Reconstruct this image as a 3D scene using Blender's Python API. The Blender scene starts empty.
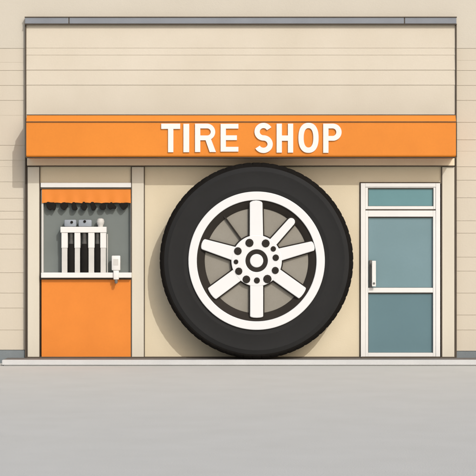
import bpy, bmesh, math, random
from mathutils import Vector, Matrix
random.seed(7)
scene = bpy.context.scene
COL = scene.collection

# ------------------------------------------------------------------ layout
# The shopfront plane is y = 0, one metre there covers 72 photo pixels.
PPM, DIST, HOR, EYE = 72.0, 24.0, 251.0, 1.559
LEDGE = 0.08
def X(px, y=0.0): return (px - 238.0) / PPM * (DIST + y) / DIST
def Z(py, y=0.0): return EYE + (HOR - py) / PPM * (DIST + y) / DIST

# ------------------------------------------------------------------ materials
def lin(c):
    c /= 255.0
    return c / 12.92 if c <= 0.04045 else ((c + 0.055) / 1.055) ** 2.4
def mat(name, rgb, k=1.2, rough=0.7, var=0.06, scale=1.5, bump=0.0, bscale=120.0, spec=0.3, metal=0.0, hue=None, streak=False):
    """rgb: sRGB look under full sun; k: light factor, so base = lin/k. Blotchy wash + fine grain + optional bump."""
    m = bpy.data.materials.new(name); m.use_nodes = True
    nt = m.node_tree; N = nt.nodes; L = nt.links
    b = N['Principled BSDF']
    base = [min(0.85, lin(c) / k) for c in rgb]
    b.inputs['Roughness'].default_value = rough
    b.inputs['Metallic'].default_value = metal
    b.inputs['Specular IOR Level'].default_value = spec
    tc = N.new('ShaderNodeTexCoord')
    mp = N.new('ShaderNodeMapping'); L.new(tc.outputs['Object'], mp.inputs['Vector'])
    if streak: mp.inputs['Scale'].default_value = (1.0, 1.0, 0.22)
    n1 = N.new('ShaderNodeTexNoise'); n1.inputs['Scale'].default_value = scale
    n1.inputs['Detail'].default_value = 5; n1.inputs['Roughness'].default_value = 0.55
    L.new(mp.outputs['Vector'], n1.inputs['Vector'])
    n2 = N.new('ShaderNodeTexNoise'); n2.inputs['Scale'].default_value = 60
    n2.inputs['Detail'].default_value = 3
    L.new(tc.outputs['Object'], n2.inputs['Vector'])
    add = N.new('ShaderNodeMath'); add.operation = 'MULTIPLY_ADD'
    L.new(n2.outputs['Fac'], add.inputs[0]); add.inputs[1].default_value = 0.35
    L.new(n1.outputs['Fac'], add.inputs[2])
    ramp = N.new('ShaderNodeValToRGB')
    h = hue or (1.0, 1.0, 1.0)
    e = ramp.color_ramp.elements
    e[0].position = 0.42; e[1].position = 0.95
    e[0].color = [max(0, base[i] * (1 - var) * h[i]) for i in range(3)] + [1]
    e[1].color = [min(0.9, base[i] * (1 + var)) for i in range(3)] + [1]
    L.new(add.outputs[0], ramp.inputs['Fac'])
    L.new(ramp.outputs['Color'], b.inputs['Base Color'])
    if bump:
        nb = N.new('ShaderNodeTexNoise'); nb.inputs['Scale'].default_value = bscale
        nb.inputs['Detail'].default_value = 4
        L.new(tc.outputs['Object'], nb.inputs['Vector'])
        bp = N.new('ShaderNodeBump'); bp.inputs['Strength'].default_value = bump
        bp.inputs['Distance'].default_value = 0.01
        L.new(nb.outputs['Fac'], bp.inputs['Height'])
        L.new(bp.outputs['Normal'], b.inputs['Normal'])
    return m

M = {}
M['siding']  = mat('painted_siding', (213, 204, 187), var=.05, scale=.9, bump=.10, bscale=40, streak=True, hue=(1, .985, .95))
M['render']  = mat('smooth_render', (213, 206, 191), var=.04, scale=.8, bump=.15, bscale=60, hue=(1, .99, .97))
M['front']   = mat('shopfront_paint', (221, 212, 195), var=.055, scale=1.0, bump=.10, bscale=50, hue=(1, .985, .95))
M['bay']     = mat('bay_render', (228, 216, 189), var=.05, scale=1.2, bump=.14, bscale=70, hue=(1, .98, .94))
M['post']    = mat('cream_paint', (222, 216, 200), var=.05, scale=2.0, streak=True, hue=(1, .98, .95))
M['orange']  = mat('orange_enamel', (233, 141, 48), rough=.5, var=.07, scale=1.1, bump=.04, bscale=25, hue=(.99, .95, .9))
M['orange2'] = mat('orange_counter_paint', (236, 141, 54), rough=.6, var=.06, scale=1.6, hue=(.99, .96, .92))
M['cap']     = mat('grey_metal_coping', (140, 145, 152), rough=.55, var=.10, scale=2.5, streak=False)
M['plinth']  = mat('grey_plinth_render', (128, 136, 139), rough=.9, var=.12, scale=3, bump=.3)
M['ink']     = mat('dark_sealant', (88, 79, 68), rough=.8, var=.15, scale=4)
M['header']  = mat('brown_header_board', (240, 226, 198), rough=.8, var=.10, scale=1.4)
M['white']   = mat('white_paint', (240, 239, 235), rough=.5, var=.03, scale=3)
M['letter']  = mat('white_letter_acrylic', (246, 244, 240), k=1.2, rough=.5, var=.02, scale=3)
M['rim']     = mat('white_wheel_enamel', (243, 244, 244), k=1.25, rough=.5, var=.015, scale=4)
M['rubber']  = mat('black_rubber', (49, 49, 49), rough=.92, var=.08, scale=2.2, bump=.12, bscale=90, spec=.1)
M['tread']   = mat('black_tread_rubber', (30, 28, 26), rough=.95, var=.15, scale=5, bump=.25, bscale=60, spec=.05)
M['barrel']  = mat('dark_wheel_paint_and_shade', (54, 50, 46), rough=.85, var=.12, scale=4, spec=.08)  # dark wheel parts, and the painted shade edging spokes and hub
M['gap_shade']   = mat('shaded_wall_taupe', (150, 146, 136), rough=.8, var=.10, scale=2.0, hue=(1, .98, .95))  # shade on the wall behind the wheel, put into the colour
M['grey']    = mat('grey_back_wall', (121, 128, 125), rough=.8, var=.06, scale=3)
M['gauge']   = mat('blue_grey_metal', (158, 166, 174), rough=.5, var=.10, scale=9)
M['greypaint'] = mat('pale_grey_paint', (216, 214, 208), rough=.5, var=.05, scale=8)
M['black']   = mat('black_grip', (36, 34, 32), rough=.85, var=.15, scale=9, spec=.08)
M['steel']   = mat('grey_steel_shaft', (120, 120, 116), rough=.5, var=.15, scale=12)
M['shaftgrey'] = mat('dark_grey_shaft', (84, 83, 80), rough=.6, var=.3, scale=14)
M['glass1']  = mat('teal_glazing', (124, 152, 160), rough=.22, var=.06, scale=1.2, spec=.35, hue=(.97, 1.0, .98))
M['glass2']  = mat('deep_teal_glazing', (103, 133, 141), rough=.22, var=.05, scale=1.2, spec=.35, hue=(1, 1, 1))
M['glass3']  = mat('green_teal_glazing', (110, 152, 158), rough=.22, var=.06, scale=2.0, spec=.35, hue=(.98, 1, 1))
M['ground']  = mat('concrete_forecourt', (194, 194, 189), k=1.0, rough=1.0, var=.035, scale=1.6, bump=.3, bscale=70, spec=.1, hue=(1, 1, .99))
M['kerb']    = mat('pale_kerb_stone', (211, 212, 211), k=1.2, rough=.9, var=.06, scale=3, bump=.2)
M['paving']  = mat('dark_ledge_paving', (136, 131, 125), k=1.5, rough=.95, var=.15, scale=5, bump=.3)

# ------------------------------------------------------------------ mesh helpers
def link(name, bm, m, parent=None, smooth=False):
    bmesh.ops.recalc_face_normals(bm, faces=bm.faces)
    me = bpy.data.meshes.new(name); bm.to_mesh(me); bm.free()
    me.materials.append(M[m])
    if smooth:
        for p in me.polygons: p.use_smooth = True
        me.set_sharp_from_angle(angle=math.radians(35))
    o = bpy.data.objects.new(name, me); COL.objects.link(o)
    if parent: o.parent = parent
    return o
def box(bm, x0, x1, y0, y1, z0, z1, bev=0.0, seg=2):
    t = bmesh.new()
    bmesh.ops.create_cube(t, size=1)
    for v in t.verts:
        v.co = Vector(((x0 + x1) / 2 + v.co.x * (x1 - x0), (y0 + y1) / 2 + v.co.y * (y1 - y0), (z0 + z1) / 2 + v.co.z * (z1 - z0)))
    if bev: bmesh.ops.bevel(t, geom=t.edges[:], offset=bev, segments=seg, affect='EDGES', profile=0.5)
    me = bpy.data.meshes.new('t'); t.to_mesh(me); t.free(); bm.from_mesh(me); bpy.data.meshes.remove(me)
    return bm
def B(*a, **k): return box(bmesh.new(), *a, **k)
def pxbox(bm, px0, px1, py0, py1, yf, yb, bev=0.0):
    """box whose front face (at y = yf) covers these photo pixels; yb its back."""
    return box(bm, X(px0, yf), X(px1, yf), yf, yb, Z(py1, yf), Z(py0, yf), bev)
def P(*a, **k): return pxbox(bmesh.new(), *a, **k)
def profile_x(bm, pts, x0, x1, caps=True):
    """extrude a closed (y, z) outline along x."""
    a = [bm.verts.new((x0, y, z)) for y, z in pts]; b = [bm.verts.new((x1, y, z)) for y, z in pts]
    n = len(pts)
    for i in range(n): bm.faces.new((a[i], a[(i + 1) % n], b[(i + 1) % n], b[i]))
    if caps: bm.faces.new(a); bm.faces.new(b[::-1])
    return bm
def prism(bm, pts, y0, y1, bev=0.0):
    """extrude a closed (x, z) outline from y0 to y1."""
    t = bmesh.new()
    a = [t.verts.new((x, y0, z)) for x, z in pts]; b = [t.verts.new((x, y1, z)) for x, z in pts]
    n = len(pts)
    for i in range(n): t.faces.new((a[i], a[(i + 1) % n], b[(i + 1) % n], b[i]))
    f0 = t.faces.new(a); t.faces.new(b[::-1])
    bmesh.ops.recalc_face_normals(t, faces=t.faces)
    if bev: bmesh.ops.bevel(t, geom=list(f0.edges), offset=bev, segments=2, affect='EDGES')
    me = bpy.data.meshes.new('t'); t.to_mesh(me); t.free(); bm.from_mesh(me); bpy.data.meshes.remove(me)
    return bm
def lathe_y(bm, pts, cx=0, cz=0, n=96, closed=True, mod=None):
    """revolve (radius, y) points round the y axis through (cx, cz)."""
    rings = []
    for j, (r, y) in enumerate(pts):
        rings.append([bm.verts.new((cx + (r + (mod(j, i) if mod else 0)) * math.cos(2 * math.pi * i / n), y,
                                    cz + (r + (mod(j, i) if mod else 0)) * math.sin(2 * math.pi * i / n))) for i in range(n)])
    m = len(pts)
    for j in range(m if closed else m - 1):
        A, C = rings[j], rings[(j + 1) % m]
        for i in range(n): bm.faces.new((A[i], A[(i + 1) % n], C[(i + 1) % n], C[i]))
    if not closed: bm.faces.new(rings[0]); bm.faces.new(rings[-1])
    return bm
def lathe_z(bm, pts, cx, cy, n=24):
    rings = [[bm.verts.new((cx + r * math.cos(2 * math.pi * i / n), cy + r * math.sin(2 * math.pi * i / n), z)) for i in range(n)] for r, z in pts]
    for j in range(len(pts) - 1):
        for i in range(n): bm.faces.new((rings[j][i], rings[j][(i + 1) % n], rings[j + 1][(i + 1) % n], rings[j + 1][i]))
    bm.faces.new(rings[0]); bm.faces.new(rings[-1])
    return bm
def thing(name, label, cat, loc=(0, 0, 0), group=None):
    o = bpy.data.objects.new(name, None); COL.objects.link(o); o.location = loc
    o.empty_display_size = 0.2
    o['label'] = label; o['category'] = cat
    if group: o['group'] = group
    return o
def tag(o, label, cat):
    o['label'] = label; o['category'] = cat; return o
def struct(o, label, cat):
    o['kind'] = 'structure'; o['label'] = label; o['category'] = cat; return o

# ------------------------------------------------------------------ ground and ledge
bm = bmesh.new()
vs = [bm.verts.new(p) for p in ((-150, -150, 0), (150, -150, 0), (150, 150, 0), (-150, 150, 0))]; bm.faces.new(vs)
struct(link('ground', bm, 'ground'), 'plain pale grey concrete forecourt in front of the shop', 'ground')
KF, KB = -0.58, -0.47
xl = X(2, KF)
bm = bmesh.new(); box(bm, xl, 14, KF, KB, 0.014, LEDGE, bev=.005); box(bm, xl + .02, 14, KF + .025, KB, -0.05, 0.0145)
struct(link('kerb', bm, 'kerb'), 'low pale stone kerb running along the shopfront', 'kerb')
bm = bmesh.new(); box(bm, xl, 14, KB + .003, 0.3, -0.05, LEDGE - .004)
struct(link('pavement', bm, 'paving'), 'narrow dark paved ledge behind the pale kerb', 'pavement')

# ------------------------------------------------------------------ rear wall
RY = 0.045                                    # face of the siding, a little behind the shopfront plane
rear = thing('siding_wall', 'long cream wall of horizontal lap boards rising behind and beside the shopfront', 'wall', (0, RY, 0))
def boards(name, x0, x1, rows, lips, m, y=0.0, thick=0.15):
    """lap boards between the given photo rows (top to bottom); each board's lower edge stands its lip proud."""
    pts = []
    for i in range(len(rows) - 1):
        zt, zb, lip = Z(rows[i], y), Z(rows[i + 1], y), lips[i]
        pts += [(-0.0005 if i else 0, zt), (-lip * .9, zb + .006), (-lip, zb + .002), (-lip * .8, zb)]
    pts += [(thick, Z(rows[-1], y)), (thick, Z(rows[0], y))]
    clean = [pts[0]]
    for p in pts[1:]:
        if abs(p[0] - clean[-1][0]) + abs(p[1] - clean[-1][1]) > 1e-5: clean.append(p)
    return profile_x(bmesh.new(), clean, x0, x1)
left_rows = [48, 62, 70, 85, 100, 115, 145, 160, 166.5, 181.6, 198, 211, 219, 234, 249, 272.6, 293, 308, 330, 350]
right_rows = [48, 60, 70, 85, 100, 122, 139.5, 151, 166.5, 180, 197.5, 220.6, 233, 257, 271, 293, 315, 330, 351]
def lips(rows, faint=()): return [(.003 if r in faint else .007) for r in rows[1:]]
XF0, XF1 = X(25.5), X(456)
link('siding', boards('s', -14, XF0 + .015, left_rows, lips(left_rows, (62, 115, 166.5)), 'siding'), 'siding', rear)
link('siding', boards('s', XF1 - .015, 14, right_rows, lips(right_rows, (60, 115, 151)), 'siding'), 'siding', rear)
link('upper_band', B(-14, 14, -0.006, 0.15, Z(48) + .002, 7.4), 'render', rear)
link('roof_edge', B(-14, 14, -0.05, 0.18, 7.402, 7.5, bev=.01), 'cap', rear)
pl = link('plinth', B(-14, XF0 + .015, -0.030, 0.15, -.05, Z(350.4)), 'plinth', rear)
pl = link('plinth', B(XF1 - .015, 14, -0.030, 0.15, -.05, Z(351.4)), 'plinth', rear)

# ------------------------------------------------------------------ shopfront
shop = thing('tire_shop', 'flat cream tire shop front with grey coping, orange counter hatch and white glazed door', 'shop', (0, 0, 0))
# upper wall with shallow board lines
rows = [24, 48, 55, 70, 85, 118]
link('upper_wall', boards('u', XF0 + .012, XF1 - .012, rows, [.005, .005, .009, .008, .002], 'front', 0, .04), 'front', shop)
# coping in three lengths with joints
bm = bmesh.new()
cy = -.05
for a, b_ in ((25, 68.4), (69.4, 404), (405, 456.5)): pxbox(bm, a, b_, 17.6, 23.6, cy, .04, .004)
cap = link('coping', bm, 'cap', shop)
bm = bmesh.new()
pxbox(bm, 24.6, 456.9, 16.6, 17.55, cy - .006, .042)
pxbox(bm, 24.6, 456.9, 23.65, 24.5, cy - .006, -.004)
pxbox(bm, 68.5, 69.3, 17.6, 23.6, cy + .004, .03); pxbox(bm, 404.1, 404.9, 17.6, 23.6, cy + .004, .03)
link('coping_trim', bm, 'ink', cap)
# dark corner trims of the front
for a, b_ in ((25.1, 26.4), (455.3, 456.6)):
    link('corner_trim', B(X(a), X(b_), -.018, .06, Z(357.4), Z(24.9)), 'ink', shop)
# wall of the bay
bm = bmesh.new()
pxbox(bm, 143, 361.5, 155, 357.4, 0, .05)
link('bay_wall', bm, 'bay', shop)
bm = bmesh.new(); pxbox(bm, 361.5, 443, 155, 183.5, .0, .05)
link('wall_panel', bm, 'bay', shop)
bm = bmesh.new(); pxbox(bm, 38, 132, 155, 183, .0, .05)
link('wall_panel', bm, 'bay', shop)
# header board behind the foot of the sign
hy = -.05
bm = P(27, 454.6, 150, 165.6, hy, -.001, .004)
hd = link('header_board', bm, 'header', shop)
link('trim', P(27, 454.6, 165.65, 166.5, hy - .004, -.001), 'ink', hd)
# posts
py_ = -.030
for a, b_ in ((27.6, 39.2), (131.8, 143.8), (442.2, 454.4)):
    p = link('post', P(a, b_, 166.8, 357.3, py_, .05, .006), 'post', shop)
    bm = bmesh.new()
    pxbox(bm, a - .95, a - .08, 166.8, 357.3, py_ + .006, -.0005); pxbox(bm, b_ + .08, b_ + .95, 166.8, 357.3, py_ + .006, -.0005)
    link('seam', bm, 'ink', p)
# service hatch ---------------------------------------------------
RB = .055
link('core', B(XF0 + .02, XF1 - .02, .0625, .16, LEDGE - .02, Z(19)), 'ink', shop)
link('hatch_back', B(X(38), X(133), RB, RB + .006, Z(280), Z(182)), 'grey', shop)
link('hatch_jamb', B(X(41.4, 0), X(43.4, 0), -.006, RB - .001, Z(272.4), Z(189.5), .002), 'greypaint', shop)
link('hatch_jamb', B(X(130.4, 0), X(131.4, 0), -.004, RB - .001, Z(272.4), Z(189.5), .001), 'greypaint', shop)
lt = link('hatch_lintel', P(40.6, 131.0, 182.6, 187.4, -.034, RB, .005), 'white', shop)
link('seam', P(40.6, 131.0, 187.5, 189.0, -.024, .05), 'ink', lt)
# valance: gently wavy sheet with thickness, scalloped foot
bm = bmesh.new()
n = 90; vx0, vx1 = X(41.9, -.016), X(131.2, -.016)
front, back = [], []
for i in range(n + 1):
    t = i / n; x = vx0 + (vx1 - vx0) * t
    zb = Z(203.2) + .008 * abs(math.sin(t * math.pi * 9.0))
    col_f, col_b = [], []
    for j in range(5):
        s = j / 4; z = Z(189.2) * (1 - s) + zb * s
        w = -.014 - .006 * s * math.sin(t * 40) - .004 * s
        col_f.append(bm.verts.new((x, w, z))); col_b.append(bm.verts.new((x, w + .008, z)))
    front.append(col_f); back.append(col_b)
for i in range(n):
    for j in range(4):
        bm.faces.new((front[i][j], front[i + 1][j], front[i + 1][j + 1], front[i][j + 1]))
        bm.faces.new((back[i][j], back[i][j + 1], back[i + 1][j + 1], back[i + 1][j]))
    bm.faces.new((front[i][4], front[i + 1][4], back[i + 1][4], back[i][4]))
    bm.faces.new((front[i][0], back[i][0], back[i + 1][0], front[i + 1][0]))
for k in (0, n):
    for j in range(4): bm.faces.new((front[k][j], front[k][j + 1], back[k][j + 1], back[k][j]))
val = link('valance', bm, 'orange2', shop, smooth=True)
# dark tassels along its foot: each an outline of its own, turned into a rounded lump
tas = [
    [(46, 204.5), (47.5, 202.5), (51, 203.5), (54.5, 203.2), (56, 206), (55.5, 210), (54, 211.8), (52, 210), (50, 211.6), (47.2, 209.5)],
    [(59.8, 206.5), (61.5, 203.8), (65, 203), (67.5, 204.8), (68.2, 207.5), (66, 209.3), (64.5, 211.6), (61.5, 210)],
    [(72, 203.3), (75.2, 203), (75.8, 206.5), (77.6, 209.2), (76.5, 211.3), (72.6, 211.4), (71.6, 208)],
    [(80, 207.5), (82, 205.6), (82.8, 202.8), (85, 202.8), (85.8, 205.4), (87.6, 208), (85, 211.6), (82.6, 211.4)],
    [(90, 204.5), (91.5, 202.8), (94, 203), (94.8, 206), (96.8, 208), (95, 211), (92, 211.8), (91, 208.5)],
    [(99, 207), (101, 205.8), (103.5, 203.6), (105.6, 205.5), (106.2, 209.5), (103.6, 211.2), (100.5, 210.6)],
    [(106.9, 206.8), (109.5, 204), (111.8, 202.8), (113.8, 205.6), (116.4, 207.6), (115.6, 210.4), (112.6, 209.2), (109.5, 211)],
    [(118.8, 205), (121.5, 203.6), (124, 204.2), (126.5, 203.4), (128.2, 206.6), (125.8, 209.5), (123.4, 211.4), (120.8, 209)],
]
for pts in tas:
    mx = sum(p[0] for p in pts) / len(pts); pts = [(mx + (a - mx) * 1.0, 203 + (b_ - 203) * 1.0) for a, b_ in pts]
    for _ in range(2):                            # round the corners of the outline
        pts = [q for k in range(len(pts)) for q in ((pts[k][0] * .78 + pts[(k + 1) % len(pts)][0] * .22, pts[k][1] * .78 + pts[(k + 1) % len(pts)][1] * .22),
                                                    (pts[k][0] * .22 + pts[(k + 1) % len(pts)][0] * .78, pts[k][1] * .22 + pts[(k + 1) % len(pts)][1] * .78))]
    bm = bmesh.new()
    prism(bm, [(X(a, -.02), Z(b_ - 1.0, -.02)) for a, b_ in pts], -.034, .020, bev=.004)
    link('tassel', bm, 'black', val, smooth=True)
# sill and counter panel
sl = link('window_sill', P(41.0, 131.5, 272.6, 277.8, -.10, RB - .002, .006), 'white', shop)
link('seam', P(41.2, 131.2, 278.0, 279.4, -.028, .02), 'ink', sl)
cp = link('counter_panel', P(41.4, 130.9, 279.5, 357.2, -.022, .05, .005), 'orange2', shop)
# door ------------------------------------------------------------
fy = -.045
def frame(bm, px0, px1, py0, py1, wl, wr, wt, wb, yf, yb, bev=.004):
    pxbox(bm, px0, px0 + wl, py0, py1, yf, yb, bev); pxbox(bm, px1 - wr, px1, py0, py1, yf, yb, bev)
    pxbox(bm, px0 + wl + .04, px1 - wr - .04, py0, py0 + wt, yf + .002, yb, bev)
    if wb: pxbox(bm, px0 + wl + .04, px1 - wr - .04, py1 - wb, py1, yf + .002, yb, bev)
    return bm
link('door_frame', frame(bmesh.new(), 360.8, 440.2, 183.2, 357.4, 4.6, 4.4, 3.8, 0, fy, .05), 'white', shop)
tr = link('transom_window', frame(bmesh.new(), 365.5, 435.7, 187.1, 209.2, 2.4, 2.2, .9, 3.0, fy + .012, .045, .003), 'white', shop)
link('pane', P(367.5, 434, 187.5, 207, .004, .03), 'glass3', tr)
link('gasket', frame(bmesh.new(), 367.8, 433.6, 187.9, 206.4, .7, .6, 1.1, .5, -.004, .0035, 0), 'ink', tr)
link('seam', P(365.5, 435.7, 209.3, 210.3, fy + .018, .04), 'ink', tr)
dr = link('door', bmesh.new() if False else frame(bmesh.new(), 365.5, 435.7, 210.5, 357.0, 2.6, 2.6, 6.2, 4.2, fy + .008, .045, .003), 'white', shop)
link('rail', P(368.2, 433.0, 287.8, 292.6, fy + .012, .04, .003), 'white', dr)
link('pane', P(367.0, 434.2, 215.5, 289.5, .006, .03), 'glass1', dr)
link('pane', P(367.0, 434.2, 291.5, 353.5, .006, .03), 'glass2', dr)
bm = frame(bmesh.new(), 368.0, 433.2, 216.6, 287.9, .5, .5, 1.2, .4, -.004, .0055, 0)
link('gasket', bm, 'ink', dr)
link('gasket', frame(bmesh.new(), 368.0, 433.2, 292.5, 352.9, .5, .5, 1.1, .4, -.004, .0055, 0), 'ink', dr)
# handle: upright pull on two stand-offs with a lock below
bm = bmesh.new()
hx0, hx1 = X(371.9, -.10), X(375.9, -.10)
box(bm, hx0, hx1, -.105, -.085, Z(286.5, -.1), Z(260.8, -.1), .006)
hd_ = link('handle', bm, 'white', dr)
bm = bmesh.new()
for r in (264.5, 283.5): box(bm, hx0 - .012, hx1 - .012, -.084, .004, Z(r + 1.2, -.1), Z(r - 1.2, -.1), .003)
box(bm, X(369.3), X(372.0), -.03, .004, Z(288), Z(260), .003)
lathe_y(bm, [(.012, -.113), (.016, -.109), (.016, -.106)], X(374, -.1), Z(283.4, -.1), 20, closed=False)
link('handle', bm, 'steel', dr)
link('threshold', B(X(361), X(440), -.07, .04, LEDGE - .01, LEDGE + .016, .004), 'ink', dr)
bm = bmesh.new(); pxbox(bm, 359.6, 360.7, 182.2, 357.3, -.012, .01); pxbox(bm, 360.75, 440.2, 182.2, 183.1, -.012, .01)
link('door_seam', bm, 'ink', shop)
# dark joint along the foot of the front
bm = bmesh.new()
for a, b_ in ((26.6, 360.5), (440.5, 455.1)): box(bm, X(a), X(b_), -.034, .03, LEDGE - .003, LEDGE + .012)
link('base_joint', bm, 'ink', shop)

# ------------------------------------------------------------------ sign
SD = -.41
sign = thing('shop_sign', 'long orange box sign reading TIRE SHOP in white letters above the bays', 'sign', (0, 0, 0))
sx0, sx1 = X(26.3, SD), X(456.0, SD)
zb, zm, zt = Z(157.2, SD), Z(121.6, SD), Z(115.4, SD + .06)
r = .03
pts = [(-.012, zb), (SD + r, zb), (SD + r * .3, zb + r * .3), (SD, zb + r), (SD, zm), (-.012, zm)]
link('sign_box', profile_x(bmesh.new(), pts, sx0, sx1), 'orange', sign)
pts = [(-.012, zm + .002), (SD - .006, zm + .002), (SD + .055, zt), (-.012, zt)]
hood = link('sign_hood', profile_x(bmesh.new(), pts, sx0, sx1), 'orange', sign)
bm = bmesh.new()
box(bm, sx0, sx1, SD - .010, SD - .0005, zm - .009, zm + .0005)
link('trim', bm, 'ink', hood)
bm = bmesh.new(); box(bm, sx0 - .002, sx1 + .002, SD + .053, -.01, zt + .001, zt + .012)
link('trim', bm, 'ink', hood)
link('bottom_trim', B(sx0 - .003, sx1 + .003, SD - .005, SD + .09, zb - .010, zb - .0008), 'ink', sign)
for x in (sx0, sx1):
    s = -1 if x == sx0 else 1
    link('end_trim', B(min(x + s * .001, x + s * .014), max(x + s * .001, x + s * .014), SD - .002, SD + .022, zb - .001, zm - .001), 'ink', sign)
# letters, each its own solid
letters = [('T', 161.2, 180.2, 123.6, 152.2), ('I', 183.4, 189.2, 123.8, 152.2), ('R', 195.0, 216.0, 123.6, 152.0), ('E', 220.6, 238.4, 123.8, 151.6),
           ('S', 254.2, 272.8, 122.8, 153.0), ('H', 276.6, 293.2, 123.6, 152.6), ('O', 298.4, 318.6, 122.8, 152.8), ('P', 323.2, 341.6, 123.6, 152.8)]
LY = SD - .022
W = 5.3                                          # stroke, in photo pixels
def arc(cx, cy, rx, ry, a0, a1, n=24, e=1.0):
    out = []
    for k in range(n + 1):
        th = math.radians(a0 + (a1 - a0) * k / n); c, q = math.cos(th), math.sin(th)
        out.append((cx + rx * math.copysign(abs(c) ** e, c), cy - ry * math.copysign(abs(q) ** e, q)))
    return out
def bowl(a, b, t, m): h = (m - t) / 2; return arc(b - h, t + h, h, h, 90, -90)
def outline(ch, a, b, t, d):
    m = (t + d) / 2
    if ch == 'T': c = (a + b) / 2; return [[(a, t), (b, t), (b, t + W), (c + W / 2, t + W), (c + W / 2, d), (c - W / 2, d), (c - W / 2, t + W), (a, t + W)]]
    if ch == 'I': return [[(a, t), (b, t), (b, d), (a, d)]]
    if ch == 'E':
        v = W * .9; return [[(a, t), (b, t), (b, t + v), (a + W, t + v), (a + W, m - v / 2), (b - 1.5, m - v / 2), (b - 1.5, m + v / 2), (a + W, m + v / 2), (a + W, d - v), (b, d - v), (b, d), (a, d)]]
    if ch == 'H': return [[(a, t), (a + W, t), (a + W, m - W / 2), (b - W, m - W / 2), (b - W, t), (b, t), (b, d), (b - W, d), (b - W, m + W / 2), (a + W, m + W / 2), (a + W, d), (a, d)]]
    if ch == 'O':
        c = (a + b) / 2; return [arc(c, m, (b - a) / 2, (d - t) / 2, 0, 360, 64, .86)[:-1], arc(c, m, (b - a) / 2 - W, (d - t) / 2 - W, 0, 360, 64, .86)[:-1]]
    if ch in 'PR':
        f = t + (d - t) * .585; v = W * .9; h = (f - t) / 2
        hole = [(a + W, t + v)] + arc(b - h - .4, t + h, h + .4 - W, h - v, 90, -90) + [(a + W, f - v)]
        if ch == 'P': return [[(a, d), (a, t)] + bowl(a, b, t, f) + [(a + W, f), (a + W, d)], hole]
        o = bowl(a, b - .8, t, f)[:-4]
        return [[(a, d), (a, t)] + o + [(b, d), (b - W * 1.2, d), (a + W * 2.0, f), (a + W, f), (a + W, d)], hole]
    c = (a + b) / 2; rx = (b - a - W) / 2; ry = (d - t - W) / 4          # S
    line = arc(c, t + W / 2 + ry, rx * .96, ry, 28, 262, 30) + arc(c, d - W / 2 - ry, rx, ry, 82, -152, 30)
    L_, R_ = [], []
    for k in range(len(line)):
        p, q = line[max(0, k - 1)], line[min(len(line) - 1, k + 1)]
        dx, dy = q[0] - p[0], q[1] - p[1]; l = math.hypot(dx, dy)
        L_.append((line[k][0] - dy / l * W / 2, line[k][1] + dx / l * W / 2)); R_.append((line[k][0] + dy / l * W / 2, line[k][1] - dx / l * W / 2))
    return [L_ + R_[::-1]]
for ch, a, b_, t, d in letters:
    cu = bpy.data.curves.new('c', 'CURVE'); cu.dimensions = '2D'; cu.fill_mode = 'BOTH'; cu.extrude = .009
    for loop in outline(ch, a, b_, t, d):
        sp_ = cu.splines.new('POLY'); sp_.points.add(len(loop) - 1); sp_.use_cyclic_u = True
        for k, (px, py) in enumerate(loop): sp_.points[k].co = (X(px, LY), Z(py, LY), 0, 1)
    to = bpy.data.objects.new('c', cu); COL.objects.link(to)
    bpy.context.view_layer.update()
    me = bpy.data.meshes.new_from_object(to.evaluated_get(bpy.context.evaluated_depsgraph_get()))
    bpy.data.objects.remove(to); bpy.data.curves.remove(cu)
    for v in me.vertices: v.co = Vector((v.co.x, SD - .0105 - v.co.z, v.co.y))
    bm = bmesh.new(); bm.from_mesh(me); bpy.data.meshes.remove(me)
    bmesh.ops.remove_doubles(bm, verts=bm.verts, dist=1e-5)
    link('letter', bm, 'letter', sign)

# ------------------------------------------------------------------ giant tire
TF = -.42                                        # depth of its front face
u = (DIST + TF) / DIST / PPM                     # metres per photo pixel at that depth
R = 97.3 * u
TM = -.245                                       # middle of its width
tire = thing('giant_tire', 'giant black tire on a white seven-spoke wheel standing upright against the bay wall', 'tire', (X(256.6, TF), TM, LEDGE))
CZ = R
NB = 66; NS = NB * 6
prof = [(92.5, -.150), (94.2, -.146), (95.6, -.132), (97.0, -.112), (97.3, -.06), (97.3, -.03), (97.3, .03), (97.3, .06), (97.0, .112), (95.6, .132), (94.2, .146), (92.5, .150), (88, .14), (88, -.14)]
wear = [random.uniform(.25, .6) + .35 * max(0, math.cos(2 * math.pi * k / NB - .75)) for k in range(NB + 1)]
def treadmod(j, i):
    if j in (12, 13): return 0
    side = 0 if j <= 5 else 3
    g = ((i + side) % 6) in (0,)
    depth = {0: .0, 1: .5, 2: .9, 3: 1.1, 4: 1.2, 5: 1.2, 6: 1.2, 7: 1.2, 8: 1.1, 9: .9, 10: .5, 11: 0}[j]
    if g: return -depth * u * wear[i // 6]
    # worn, slightly uneven blocks
    return (random.random() - .5) * .12 * u
link('tread', lathe_y(bmesh.new(), [(a * u, y) for a, y in prof], 0, CZ, NS, mod=treadmod), 'tread', tire)
sp = [(66, .135), (67.5, .158), (70, .168), (72, .170), (72.5, .174), (73.4, .174), (74, .171), (82, .174), (87, .172), (87.6, .175), (88.4, .175), (89, .169), (91.5, .160), (92.8, .148), (92.4, .13), (80, .12)]
for s in (1, -1):
    link('sidewall', lathe_y(bmesh.new(), [(a * u, -s * y) for a, y in sp], 0, CZ, 160), 'rubber', tire, smooth=True)
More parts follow.
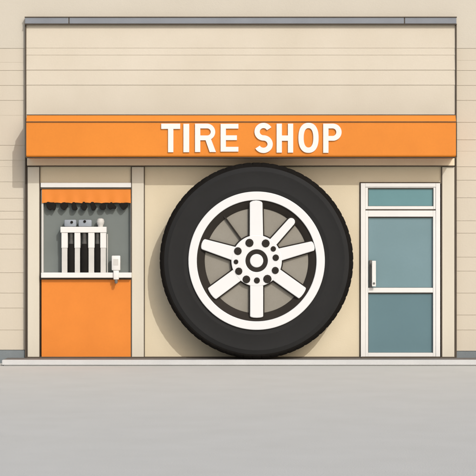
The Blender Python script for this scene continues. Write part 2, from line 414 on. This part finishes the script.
# white rim ring and dark barrel behind it
rim = link('rim', lathe_y(bmesh.new(), [(59.8 * u, -.150), (59.8 * u, -.186), (60.2 * u, -.191), (67.8 * u, -.191), (68.2 * u, -.186), (68.2 * u, -.150)], 0, CZ, 192), 'rim', tire)
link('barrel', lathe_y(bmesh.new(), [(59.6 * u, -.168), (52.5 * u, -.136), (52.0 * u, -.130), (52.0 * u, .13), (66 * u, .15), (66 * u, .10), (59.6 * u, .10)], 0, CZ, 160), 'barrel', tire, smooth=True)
link('gap_shade_plate', lathe_y(bmesh.new(), [(51.9 * u, -.122), (51.9 * u, -.110)], 0, CZ, 120, closed=False), 'gap_shade', tire)  # added disc: closes the open wheel to sun, stands in for shaded wall
def rounded_spoke(bm, deg, r0, r1, w0, w1, ya, yb, tip=.35, bev=.006):
    a = math.radians(deg); d = Vector((math.cos(a), math.sin(a))); p = Vector((-d.y, d.x))
    loc = [(r0, -w0 / 2), (r1 - tip * w1, -w1 / 2)]
    for k in range(1, 6):
        th = -math.pi / 2 + math.pi * k / 6
        loc.append((r1 - tip * w1 + tip * w1 * math.cos(th), w1 / 2 * math.sin(th)))
    loc += [(r1 - tip * w1, w1 / 2), (r0, w0 / 2)]
    pts = [(d * s + p * q) * u for s, q in loc]
    prism(bm, [(v.x, v.y + CZ) for v in pts], ya, yb, bev)
spokes = [(90.5, 59.4, 13.6, 12.6), (163, 57.5, 14.5, 10.5), (216, 56.5, 13, 13.4), (270, 56.3, 13, 13), (325, 57, 13, 12.6), (14.5, 59.5, 13, 9.5), (48, 55.5, 8.5, 7.6)]
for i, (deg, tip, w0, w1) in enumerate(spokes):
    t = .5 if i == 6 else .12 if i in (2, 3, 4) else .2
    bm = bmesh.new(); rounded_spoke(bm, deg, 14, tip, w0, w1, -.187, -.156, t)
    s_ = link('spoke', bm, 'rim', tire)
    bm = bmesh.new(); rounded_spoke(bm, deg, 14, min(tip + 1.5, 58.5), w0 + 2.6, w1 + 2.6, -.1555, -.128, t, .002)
    link('spoke_edge_shade', bm, 'barrel', s_)  # wider dark copy imitates shade along the spoke's edges
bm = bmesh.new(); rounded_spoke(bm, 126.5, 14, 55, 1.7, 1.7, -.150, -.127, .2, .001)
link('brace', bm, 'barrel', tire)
hub = link('hub', lathe_y(bmesh.new(), [(25.2 * u, -.156), (25.2 * u, -.186), (24.6 * u, -.1895), (11.6 * u, -.189), (11.2 * u, -.186), (11.2 * u, -.15)], 0, CZ, 128), 'rim', tire)
link('hub_edge_shade', lathe_y(bmesh.new(), [(26.6 * u, -.1545), (26.6 * u, -.1275), (10 * u, -.1275), (10 * u, -.1545)], 0, CZ, 96), 'barrel', hub)  # wider dark disc imitates shade round the hub edge
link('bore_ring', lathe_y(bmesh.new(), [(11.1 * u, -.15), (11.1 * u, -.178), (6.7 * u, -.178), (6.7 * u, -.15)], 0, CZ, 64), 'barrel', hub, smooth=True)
link('center_cap', lathe_y(bmesh.new(), [(6.6 * u, -.15), (6.6 * u, -.186), (6.0 * u, -.1905), (1 * u, -.191)], 0, CZ, 64, closed=False), 'rim', hub)
lugs = [(112, 19, 3.8), (62, 19.4, 3.7), (153, 21, 3.6), (183, 20.6, 2.2), (210, 20.6, 3.4), (241, 21, 3.6), (271, 19.4, 2.8), (301, 21, 3.9), (333, 21, 3.3), (9, 19.4, 3.0), (35, 20.4, 2.5)]
for deg, rr, q in lugs:
    a = math.radians(deg); bm = bmesh.new()
    lathe_y(bm, [(q * 1.08 * u, -.185), (q * 1.08 * u, -.196), (q * .85 * u, -.2), (q * .45 * u, -.2), (q * .4 * u, -.196)], rr * u * math.cos(a), CZ + rr * u * math.sin(a), 12, closed=False)
    link('lug_nut', bm, 'barrel', hub)

for o_ in list(tire.children_recursive):
    for v in o_.data.vertices: v.co.z *= 1.014

# ------------------------------------------------------------------ tool rack on the hatch sill
SZ = Z(272.6, -.10)                               # top of the sill
ry = -.075                                        # front of the rack
rk = thing('tool_rack', 'white four-post tool rack with gauges on top standing on the hatch sill', 'rack', (X(83.5, ry), -.03, SZ))
def LX(px): return X(px, ry) - X(83.5, ry)
def LZ(py): return Z(py, ry) - SZ
link('top_bar', B(LX(60.4), LX(106.4), ry + .022, .055, LZ(232.6), LZ(226.8), .006), 'white', rk)
for a, b_ in ((61.4, 67.6), (74.4, 80.2), (88.2, 94.4), (100.2, 106.0)):
    p = link('post', B(LX(a), LX(b_), ry + .030, .05, LZ(248), LZ(232.7), .004), 'white', rk)
    link('foot', B(LX(a + .3), LX(b_ - .3), ry + .034, .046, 0, LZ(248.1), .003), 'greypaint', p)
for a, b_ in ((64.0, 76.2), (78.2, 91.6)):
    g = link('gauge', B(LX(a), LX(b_), ry + .036, .04, LZ(226.7), LZ(219.6), .02), 'gauge', rk, smooth=True)
    c = (a + b_) / 2 + (1.6 if a < 70 else -.2)
    bm = lathe_y(bmesh.new(), [(1.35 * u, ry + .024), (1.35 * u, ry + .0355)], LX(c), LZ(222.2 if a < 70 else 221.4), 20, closed=False)
    link('dial', bm, 'black', g)
bm = lathe_z(bmesh.new(), [(.036, LZ(226.7)), (.036, LZ(225.4)), (.05, LZ(223.6)), (.054, LZ(221.4)), (.044, LZ(219)), (.02, LZ(218.2))], LX(100.2), .002)
link('knob', bm, 'greypaint', rk, smooth=True)
link('hose', lathe_z(bmesh.new(), [(.006, 0), (.006, LZ(234))], LX(107.2), .0, 10), 'greypaint', rk)
names = ['left', 'middle', 'right']
lab = ['dark-gripped hand tool hanging in the rack slot nearest the left post', 'dark-gripped hand tool hanging in the middle slot of the white rack', 'dark-gripped hand tool hanging in the rack slot nearest the white dispenser']
for (c, wd), lb in zip(((71.0, 3.7), (84.2, 4.1), (97.3, 3.5)), lab):
    t = thing('hand_tool', lb, 'tool', (X(c, ry), -.035, SZ + .002), 'hand tools hanging in the white rack')
    q = wd * .0137
    link('grip', lathe_z(bmesh.new(), [(q * .9, .0), (q, .012), (q, .17), (q * .98, .30), (q * .82, LZ(247.5)), (q * .6, LZ(244))], 0, 0, 20), 'black', t, smooth=True)
    link('shaft', lathe_z(bmesh.new(), [(q * .62, LZ(243.9)), (q * .48, LZ(239)), (q * .5, LZ(232.8))], 0, 0, 20), 'shaftgrey', t, smooth=True)

# small white dispenser clamped to the sill
dp = thing('dispenser', 'small white boxy dispenser clamped to the right end of the hatch sill', 'dispenser', (X(116, -.1), -.07, SZ))
def DX(px): return X(px, -.1) - X(116, -.1)
def DZ(py): return Z(py, -.1) - SZ
bd = link('body', B(DX(111.6), DX(120.2), -.035, .045, DZ(270.4), DZ(255.6), .012), 'white', dp, smooth=True)
link('face_plate', B(DX(113.3), DX(118.4), -.038, -.034, DZ(265.2), DZ(259.0), .001), 'greypaint', bd)
link('neck', B(DX(113.2), DX(118.6), -.028, .035, .001, DZ(270.5), .003), 'greypaint', dp)
cl = link('clamp', B(DX(113.6), DX(119.0), -.058, -.034, DZ(279.5), DZ(270.6), .006), 'white', dp, smooth=True)
link('knob', lathe_z(bmesh.new(), [(.014, DZ(283.5)), (.022, DZ(282.5)), (.022, DZ(280.4)), (.012, DZ(279.6))], DX(116.2), -.046, 14), 'steel', cl, smooth=True)

# ------------------------------------------------------------------ light
sun_dir = Vector((0.52, -1.0, 0.86)).normalized()
sd = bpy.data.lights.new('Sun', 'SUN'); sd.energy = 2.1; sd.angle = math.radians(0.5); sd.color = (1.0, .985, .96)
so = bpy.data.objects.new('Sun', sd); COL.objects.link(so); so.location = (6, -10, 12)
so.rotation_euler = (-sun_dir).to_track_quat('-Z', 'Y').to_euler()
w = bpy.data.worlds.new('World'); scene.world = w; w.use_nodes = True
nt = w.node_tree; bg = nt.nodes['Background']
sk = nt.nodes.new('ShaderNodeTexSky'); sk.sky_type = 'NISHITA'; sk.sun_disc = False
sk.sun_elevation = math.asin(sun_dir.z)
sk.sun_rotation = math.atan2(sun_dir.x, sun_dir.y)
sk.air_density = 1.0; sk.dust_density = 4.0; sk.ozone_density = 1.0
nt.links.new(sk.outputs['Color'], bg.inputs['Color']); bg.inputs['Strength'].default_value = 0.15

# ------------------------------------------------------------------ camera
cd = bpy.data.cameras.new('Camera'); cam = bpy.data.objects.new('Camera', cd); COL.objects.link(cam)
cam.location = (0, -DIST, EYE); cam.rotation_euler = (math.radians(90), 0, 0)
cd.sensor_width = 36; cd.lens = 36 * DIST * PPM / 476.0
cd.shift_y = (HOR - 238.0) / 476.0; cd.clip_end = 1000
scene.camera = cam
vs = scene.view_settings
vs.view_transform = 'Standard'; vs.look = 'None'; vs.gamma = 1; vs.exposure = -0.19; vs.use_curve_mapping = False
